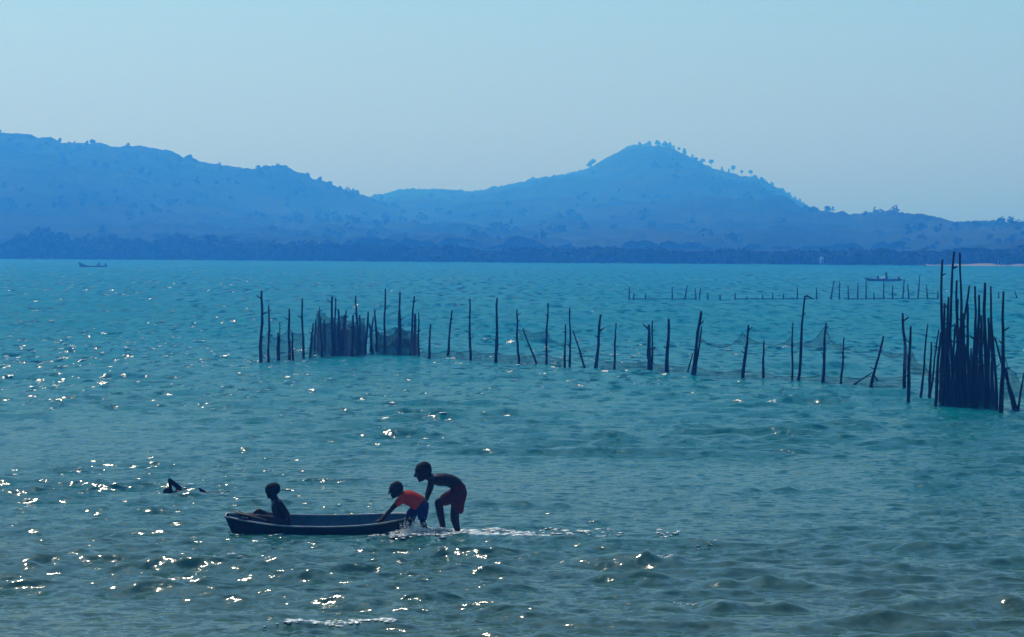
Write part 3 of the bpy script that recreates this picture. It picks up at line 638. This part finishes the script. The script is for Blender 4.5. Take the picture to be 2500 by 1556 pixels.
# near arm and far arm, hands on the smaller boy's back
B += [('c', G(1150, 400, -.13), m_(66), G(1145, 540, -.15), m_(56)), ('c', G(1145, 540, -.15), m_(54), G(1098, 680, -.12), m_(42))]
hand(B, G(1098, 680, -.12), (-.25, .1, -1), (0, 1, 0), m_(34), .35)
B += [('c', G(1170, 390, .14), m_(62), G(1120, 530, .16), m_(52)), ('c', G(1120, 530, .16), m_(50), G(1075, 670, .12), m_(40))]
hand(B, G(1075, 670, .12), (-.3, -.1, -1), (0, -1, 0), m_(32), .35)
# legs: front leg bent, rear leg nearer the camera
B += [('c', G(1640, 630, .09), m_(112), G(1290, 815, .10), m_(80)), ('c', G(1290, 815, .10), m_(78), G(1325, 1010, .10), m_(74)), ('c', G(1325, 1010, .10), m_(74), G(1385, 1330, .10), m_(46)), ('c', G(1385, 1330, .10), m_(46), G(1390, 1480, .10), m_(50)), ('c', G(1390, 1490, .10), m_(48), G(1240, 1530, .10), m_(36))]
B += [('c', G(1690, 640, -.08), m_(116), G(1590, 980, -.09), m_(88)), ('c', G(1590, 980, -.09), m_(84), G(1590, 1120, -.09), m_(82)), ('c', G(1590, 1120, -.09), m_(82), G(1645, 1340, -.09), m_(52)), ('c', G(1645, 1340, -.09), m_(52), G(1650, 1490, -.09), m_(52)), ('c', G(1650, 1500, -.09), m_(48), G(1500, 1540, -.09), m_(36))]
SH = [('t', [(G(1600, 480), m_(128), .126), (G(1660, 560), m_(142), .138), (G(1690, 650), m_(132), .138), (G(1690, 730), m_(80), .11)]),
      ('c', G(1640, 630, .09), m_(126), G(1420, 755, .10), m_(118)), ('c', G(1690, 640, -.08), m_(130), G(1640, 800, -.09), m_(138)), ('c', G(1640, 800, -.09), m_(136), G(1640, 900, -.09), m_(120)), ('c', G(1700, 780, -.09), m_(80), G(1695, 960, -.09), m_(62))]
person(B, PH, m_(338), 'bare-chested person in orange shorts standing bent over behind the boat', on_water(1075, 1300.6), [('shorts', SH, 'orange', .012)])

# smaller boy in red vest pushing the stern
G, m_ = frame(900, 1120, 7.56, 39.25); B = []
P = head(B, G(503, 572, 0), (-.28, 0, .96), (-.92, -.05, -.38), m_(288)); PH = P
B.append(('c', G(570, 640), m_(62), G(650, 700), m_(78)))
B.append(('t', [(G(600, 670), m_(60), .07), (G(650, 700), m_(110), .13), (G(740, 725), m_(128), .135), (G(840, 770), m_(135), .125), (G(940, 830), m_(138), .115), (G(1000, 890), m_(118), .12), (G(1010, 960), m_(80), .10)]))
B += [('c', G(620, 730, -.12), m_(60), G(450, 900, -.15), m_(48)), ('c', G(450, 900, -.15), m_(46), G(275, 1110, -.11), m_(35))]
hand(B, G(275, 1110, -.11), (-.75, 0, -.6), (0, 1, 0), m_(30), .5)
B += [('c', G(630, 720, .12), m_(56), G(480, 880, .16), m_(44)), ('c', G(480, 880, .16), m_(42), G(215, 1130, .02), m_(33))]
hand(B, G(215, 1130, .02), (-.85, -.2, -.45), (0, -1, 0), m_(28), .5)
B += [('c', G(1005, 900, -.06), m_(100), G(990, 1110, -.09), m_(70)), ('c', G(990, 1110, -.09), m_(66), G(1010, 1220, -.09), m_(60)), ('c', G(1010, 1220, -.09), m_(60), G(1090, 1400, -.09), m_(40)), ('c', G(1090, 1400, -.09), m_(42), G(1100, 1520, -.09), m_(42)), ('c', G(1100, 1520, -.09), m_(40), G(960, 1550, -.09), m_(32))]
B += [('c', G(950, 900, .08), m_(98), G(760, 1020, .06), m_(72)), ('c', G(760, 1020, .06), m_(68), G(745, 1180, .06), m_(58)), ('c', G(745, 1180, .06), m_(58), G(755, 1400, .06), m_(40)), ('c', G(755, 1400, .06), m_(40), G(755, 1520, .06), m_(40)), ('c', G(755, 1520, .06), m_(38), G(620, 1550, .06), m_(30))]
VE = [('t', [(G(590, 672), m_(72), .09), (G(640, 700), m_(124), .15), (G(740, 722), m_(145), .152), (G(840, 768), m_(150), .142), (G(930, 822), m_(150), .132), (G(965, 850), m_(120), .12)]),
      ('c', G(620, 730, -.12), m_(74), G(545, 815, -.14), m_(70)), ('c', G(630, 720, .12), m_(72), G(550, 810, .15), m_(68))]
NS = [('t', [(G(945, 840), m_(130), .128), (G(1000, 890), m_(132), .134), (G(1010, 960), m_(90), .115)]), ('c', G(1005, 900, -.06), m_(112), G(992, 1070, -.09), m_(94)), ('c', G(950, 900, .08), m_(110), G(790, 1005, .06), m_(92))]
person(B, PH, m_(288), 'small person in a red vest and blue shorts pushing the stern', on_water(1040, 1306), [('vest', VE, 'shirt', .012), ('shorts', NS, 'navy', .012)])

# boy sitting in the boat
G, m_ = frame(540, 1150, 8.892, 39.45); B = []
P = head(B, G(1108, 425, 0), (-.10, 0, 1), (-.86, .45, -.22), m_(335)); PH = P
B.append(('c', G(1135, 540), m_(82), G(1180, 660), m_(92)))
B.append(('t', [(G(1150, 625), m_(60), .07), (G(1195, 680), m_(128), .14), (G(1230, 780), m_(150), .145), (G(1270, 890), m_(160), .135), (G(1300, 990), m_(160), .125), (G(1310, 1090), m_(150), .125), (G(1310, 1160), m_(110), .11)]))
B += [('c', G(1290, 720, -.13), m_(66), G(1440, 930, -.19), m_(52)), ('c', G(1440, 930, -.19), m_(50), G(1490, 1080, -.27), m_(38))]
hand(B, G(1490, 1080, -.27), (-.2, -.25, -.9), (-1, 0, 0), m_(32), .55)
B += [('c', G(1200, 720, .14), m_(62), G(1290, 930, .22), m_(50)), ('c', G(1290, 930, .22), m_(48), G(1330, 1030, .30), m_(38))]
hand(B, G(1330, 1030, .30), (-.2, .25, -.9), (-1, 0, 0), m_(32), .5)
B += [('c', G(1270, 1110, -.08), m_(112), G(970, 1035, -.10), m_(78)), ('c', G(970, 1035, -.10), m_(74), G(800, 1005, -.10), m_(66)), ('c', G(800, 1005, -.10), m_(64), G(520, 955, -.08), m_(42)), ('c', G(520, 965, -.08), m_(44), G(385, 900, -.08), m_(34))]
B += [('c', G(1260, 1090, .08), m_(108), G(815, 890, .10), m_(78)), ('c', G(815, 890, .10), m_(72), G(700, 960, .09), m_(58)), ('c', G(700, 960, .09), m_(58), G(590, 1060, .07), m_(42)), ('c', G(590, 1070, .07), m_(42), G(480, 1030, .07), m_(34))]
DS = [('t', [(G(1296, 1010), m_(158), .132), (G(1310, 1090), m_(164), .140), (G(1310, 1165), m_(120), .12)]), ('c', G(1270, 1110, -.08), m_(124), G(1090, 1065, -.09), m_(104)), ('c', G(1260, 1090, .08), m_(120), G(1020, 985, .09), m_(104))]
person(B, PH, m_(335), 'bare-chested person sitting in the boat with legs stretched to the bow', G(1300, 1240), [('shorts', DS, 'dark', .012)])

# swimmer
G, m_ = frame(350, 1130, 9.0, 45.9); B = []
B += [('c', G(575, 372), m_(42), G(790, 560), m_(62)), ('c', G(570, 375), m_(40), G(600, 560), m_(34)), ('c', G(600, 560), m_(34), G(590, 660), m_(28))]
hand(B, G(590, 650), (-.2, 0, -1), (0, 1, 0), m_(26), .3)
B.append(('t', [(G(690, 640), m_(40), .08), (G(760, 640), m_(62), .15), (G(860, 650), m_(62), .15), (G(980, 680), m_(58), .13), (G(1120, 700), m_(56), .13), (G(1220, 700), m_(40), .11)]))
P = head(B, G(560, 690, .0), (-.9, 0, .25), (-.2, -.4, -.9), m_(270))
B += [('c', G(760, 640, .15), m_(58), G(560, 720, .25), m_(44)), ('c', G(560, 720, .25), m_(44), G(400, 740, .25), m_(34))]
B += [('c', G(1200, 705, -.07), m_(78), G(1500, 720, -.08), m_(56)), ('c', G(1500, 720, -.08), m_(56), G(1760, 690, -.08), m_(40)), ('c', G(1760, 690, -.08), m_(36), G(1890, 625, -.08), m_(22))]
B += [('c', G(1200, 705, .07), m_(78), G(1420, 740, .10), m_(56)), ('c', G(1400, 745, .10), m_(54), G(1330, 640, .10), m_(44)), ('c', G(1340, 650, .10), m_(44), G(1230, 568, .10), m_(26))]
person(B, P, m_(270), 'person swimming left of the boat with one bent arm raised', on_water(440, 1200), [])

# ------------------------------------------------------------------ boats
def hull(name, L, hw, sheer, depth, end_pow=2.4, heel=0.0, transom=.12, thick=.013, n=46, rake0=.10, rake1=.06):
    """open double-skinned hull along local X, waterline at z=0. sheer(t) = rim height; returns outer, inner and rim meshes"""
    k = 15; ts = np.linspace(0, 1, n)
    def section(t, off):
        w = max(transom*hw, hw*(1-abs(2*t-1)**end_pow)**.62) - off; top = sheer(t); bot = -depth*(1-abs(2*t-1)**4)**.5 + off*1.5 + (1-(1-abs(2*t-1)**6))*.0
        pts = []
        for j in range(k):
            ph = math.pi*j/(k-1); c = math.cos(ph); s = math.sin(ph)
            y = -w*math.copysign(abs(c)**.55, c); z = bot + (top-bot)*(1-s**.75)
            x = (t-.5)*L
            fz = (z-bot)/(top-bot) if top > bot else 1
            x += (-rake0*fz*(max(0, .14-t)/.14)) + (rake1*fz*(max(0, t-.9)/.1))
            pts.append(Vector((x, y, z)))
        return pts
    Rx = Matrix.Rotation(heel, 3, 'X')
    def skin(off, flip, t0=0., t1=1.):
        V = []; Fc = []
        tt = t0+(t1-t0)*ts
        for t in tt: V += [Rx @ p for p in section(t, off)]
        for i in range(n-1):
            for j in range(k-1):
                q = (i*k+j, (i+1)*k+j, (i+1)*k+j+1, i*k+j+1); Fc.append(q[::-1] if flip else q)
        for i in (0, n-1):
            f = tuple(i*k+j for j in range(k)); Fc.append(f if (i == 0) ^ flip else f[::-1])
        me = bpy.data.meshes.new(name); me.from_pydata([tuple(v) for v in V], [], Fc); me.update()
        for p in me.polygons: p.use_smooth = len(p.vertices) == 4
        return me
    outer = skin(0, False); inner = skin(thick, True, .012, .988)
    loop = [Rx @ section(t, thick*.5)[0] for t in ts] + [Rx @ section(t, thick*.5)[-1] for t in ts[::-1]]
    loop.append(loop[0])
    V, Fc = tube(loop, [thick*.95]*len(loop), 7, cap=False)
    rim = mesh_list('rim', V, Fc)
    return outer, inner, rim
LB = BOAT_X1-BOAT_X0
def sheer(t): return .172 + .085*abs(2*t-1)**2.2
ho, hi, hr = hull('hull', LB-.10, .37, sheer, .10, 3.2, heel=math.radians(7.3), transom=.34)
bt = empty('canoe', ((BOAT_X0+BOAT_X1)/2+.03, BOAT_Y, -.028))
link('outer_hull', ho, M['hull'], bt); link('inner_hull', hi, M['inside'], bt); link('rim', hr, M['rim'], bt)
def thwart(x, w):
    bm = bmesh.new(); bmesh.ops.create_cube(bm, size=1, matrix=Matrix.Rotation(math.radians(7.3), 4, 'X') @ Matrix.Translation((x, 0, .075)) @ Matrix.Diagonal((.16, w, .022, 1)))
    bmesh.ops.bevel(bm, geom=bm.edges[:], offset=.004, segments=1, affect='EDGES')
    me = bpy.data.meshes.new('thwart'); bm.to_mesh(me); bm.free(); link('thwart', me, M['inside'], bt)
thwart(.78, .50)
props(bt, 'open dark green canoe with pale rim and blue inside', 'boat')
# paddle lying on the bow across the boy's legs
G, m_ = frame(540, 1150, 8.892, 39.30)
pa, pb = G(1000, 1075), G(470, 935); base = pa.lerp(pb, .5)
V, Fc = tube([pa-base, (pa-base)*.3+(pb-base)*.0, pb-base], [.014, .014, .014], 8)
pd = empty('paddle', base); link('shaft', mesh_list('shaft', V, Fc), M['paddle'], pd)
d = (pb-pa).normalized(); bm = bmesh.new()
bmesh.ops.create_uvsphere(bm, u_segments=16, v_segments=10, radius=1, matrix=Matrix.Translation(pb-base+d*.06) @ d.to_track_quat('X', 'Z').to_matrix().to_4x4() @ Matrix.Diagonal((.12, .055, .010, 1)))
me = bpy.data.meshes.new('blade'); bm.to_mesh(me); bm.free()
for p in me.polygons: p.use_smooth = True
link('blade', me, M['paddle'], pd); props(pd, 'brown wooden paddle lying over the bow beside the sitting person', 'paddle')

def far_boat(px, py, lpx, bow_px, label, stern_rise=.0, depth=.2):
    p = on_water(px, py); k = p.y/F; L = lpx*k
    sh = lambda t: .16 + bow_px*k*max(0, (.34-t)/.34)**2.0 + stern_rise*max(0, (t-.75)/.25)**2
    o_, i_, r_ = hull('hull', L, .42, sh, .12, 2.6, n=40, transom=.16, thick=.03, rake0=.35)
    t = empty('far_canoe', p); link('outer_hull', o_, M['boat'], t); link('inner_hull', i_, M['boat'], t); link('rim', r_, M['boat'], t)
    props(t, label, 'boat'); return t, p, k
def far_sitter(p, k, dx, h, label, upright=True):
    B = []; b = p + Vector((dx*k, 0, .02)); s = h*k
    c = b + Vector((0, 0, s*.80))
    P = head(B, b + Vector((-.02*s, 0, s*.86)), (0, 0, 1), (-1, 0, 0), .23)
    B.append(('c', b+Vector((0, 0, s*.66)), .05, b+Vector((0, 0, s*.8)), .05))
    B.append(('t', [(b+Vector((.02, 0, s*.72)), .05, .07), (b+Vector((.02, 0, s*.66)), .10, .18), (b+Vector((.03, 0, s*.4)), .11, .15), (b+Vector((.04, 0, s*.12)), .13, .16), (b+Vector((.04, 0, 0)), .08, .1)]))
    for sd in (-1, 1):
        B += [('c', b+Vector((.02, .17*sd, s*.62)), .05, b+Vector((-.10, .22*sd, s*.38)), .042), ('c', b+Vector((-.10, .22*sd, s*.38)), .04, b+Vector((-.30, .16*sd, s*.32)), .032)]
        hand(B, b+Vector((-.30, .16*sd, s*.32)), (-1, 0, -.2), (0, 1, 0), .03)
        B += [('c', b+Vector((.03, .09*sd, .12)), .085, b+Vector((-.36, .12*sd, s*.34)), .062), ('c', b+Vector((-.36, .12*sd, s*.34)), .06, b+Vector((-.52, .12*sd, .06)), .04)]
    person(B, P, .23, label, b, [('shirt', [('t', [(b+Vector((.02, 0, s*.70)), .09, .15), (b+Vector((.02, 0, s*.64)), .115, .20), (b+Vector((.03, 0, s*.4)), .125, .165), (b+Vector((.04, 0, s*.1)), .145, .175)])], 'dark', .02)], voxel=.018)
t, p, k = far_boat(229, 652, 66, 10, 'dark longboat with raised bow near the far left shore')
far_sitter(p, k, 12, 11.5, 'tiny person seated amidships in the longboat at far left')
far_sitter(p, k, 29, 9, 'tiny person seated at the stern of the longboat at far left')
t, p, k = far_boat(2159, 686, 80, 3.0, 'low dark canoe beyond the far net row')
far_sitter(p, k, 4.5, 21, 'tiny upright person in the middle of the canoe beyond the nets')
far_sitter(p, k, -16, 10.5, 'tiny crouching person left of the pale bundle in the far canoe')
far_sitter(p, k, 35, 9.0, 'tiny low person at the right end of the far canoe')
B = [('c', p+Vector((-10*k, -.15, .22)), .10, p+Vector((0, -.15, .30)), .13), ('c', p+Vector((-4*k, .0, .22)), .12, p+Vector((1*k, -.05, .33)), .11)]
me = body_mesh('bundle', B, .02, 3); me.transform(Matrix.Translation(-p)); props(link('cloth_bundle', me, M['pale'], loc=p), 'pale cloth bundle lying in the far canoe', 'bundle')
# float drifting below the long row
p = on_water(2002, 985); bm = bmesh.new(); bmesh.ops.create_uvsphere(bm, u_segments=16, v_segments=10, radius=.045, matrix=Matrix.Translation((0, 0, .03)) @ Matrix.Diagonal((1.1, 1, .85, 1)))
bmesh.ops.create_cone(bm, cap_ends=True, segments=10, radius1=.012, radius2=.009, depth=.04, matrix=Matrix.Translation((0, 0, .075)))
me = bpy.data.meshes.new('net_float'); bm.to_mesh(me); bm.free(); props(link('net_float', me, M['buoy'], loc=p), 'small dark float on open water in front of the long row', 'float')

# ------------------------------------------------------------------ foam, splashes and glint flecks
def wz(x, y): return float(wave(np.array([[x]]), np.array([[y]]))[0, 0])
def foam_object(name, label, patches, seed, spread=5.0):
    """patches: (px0, py0, px1, py1, count, size px, lift px)  flecks of froth and glint strewn on the water"""
    r_ = np.random.default_rng(seed)
    bm = bmesh.new(); bmesh.ops.create_icosphere(bm, subdivisions=1, radius=1); bm.verts.ensure_lookup_table()
    base = np.array([v.co[:] for v in bm.verts]); fc = np.array([[v.index for v in f.verts] for f in bm.faces]); bm.free()
    pts = []
    for x0, y0, x1, y1, n, s, lift in patches:
        u = r_.random(n); cx = x0+(x1-x0)*u; cy = y0+(y1-y0)*u
        # strands: froth follows wavering lines
        st = r_.integers(0, 6, n); cy = cy + (st-2.5)*spread/2.5 + 2.2*np.sin(cx*.05+st*2.1) + r_.normal(size=n)*1.1
        L_ = np.abs(r_.normal(size=n))*lift
        keep = vnoise(cx/13+seed, cy/3.2) > -.06 if lift < 2 else np.ones(n, bool); cx, cy, L_ = cx[keep], cy[keep], L_[keep]
        for a0, b0, l0 in zip(cx, cy, L_):
            q = on_water(a0, b0); pts.append((q.x, q.y, l0*q.y/F, s*q.y/F*r_.uniform(.35, 1.3)))
    pts = np.array(pts); Z = wave(pts[:, 0][None], pts[:, 1][None])[0]
    V = []; Fs = []
    for i, (x, y, l, s) in enumerate(pts):
        R = base*(1+.35*r_.normal(size=(len(base), 1)))
        if l < .03: sc_ = np.array([s*2.6, s*4.2, s*.17])
        else: sc_ = np.array([s*.5, s*.5, s*.55])
        V.append(R*sc_+np.array([x, y, Z[i]+l])); Fs.append(fc+i*len(base))
    me = mesh_np(name, np.concatenate(V), np.concatenate(Fs))
    props(link(name, me, M['foam']), label, 'foam', kind='stuff')
foam_object('wake_foam', 'white churned wake trailing right of the two pushing people',
            [(1080, 1301, 1190, 1304, 900, 3.4, .9), (1150, 1299, 1300, 1303, 800, 3.4, .5), (1290, 1300, 1440, 1304, 420, 3.0, .4), (1430, 1302, 1520, 1306, 70, 2.4, .3), (1600, 1304, 1660, 1306, 40, 2.4, .3)], 1, 9.5)
foam_object('leg_splash', 'white splash around the legs behind the stern',
            [(955, 1307, 1050, 1306, 420, 3.4, 4), (975, 1303, 1040, 1303, 620, 2.4, 15), (1045, 1302, 1100, 1302, 320, 3.2, 4), (900, 1311, 970, 1310, 60, 2.2, .5)], 2)
foam_object('crest_foam_glints', 'small broken white crests and glint flecks scattered over the near water',
            [(700, 1524, 965, 1521, 520, 3.0, 1.0), (640, 1529, 720, 1528, 14, 2.2, 0), (560, 1362, 592, 1364, 50, 2.2, .5), (470, 1359, 530, 1360, 16, 2.2, 0), (1595, 1371, 1640, 1371, 50, 2.2, .4), (1640, 1474, 1770, 1475, 44, 2.2, .3),
             (640, 1308, 700, 1309, 26, 2.6, 0), (560, 1300, 600, 1304, 12, 2.4, 0), (1690, 1330, 1750, 1330, 24, 2.2, 0), (930, 984, 975, 984, 16, 2.6, 0), (1075, 1022, 1105, 1026, 10, 3.0, 0), (440, 1190, 470, 1184, 30, 2.0, 0), (480, 1199, 570, 1200, 34, 1.8, 0), (365, 1199, 440, 1200, 22, 1.6, 0)], 3)  # white flecks stand for sun glints at the hull base, froth and glints round the swimmer
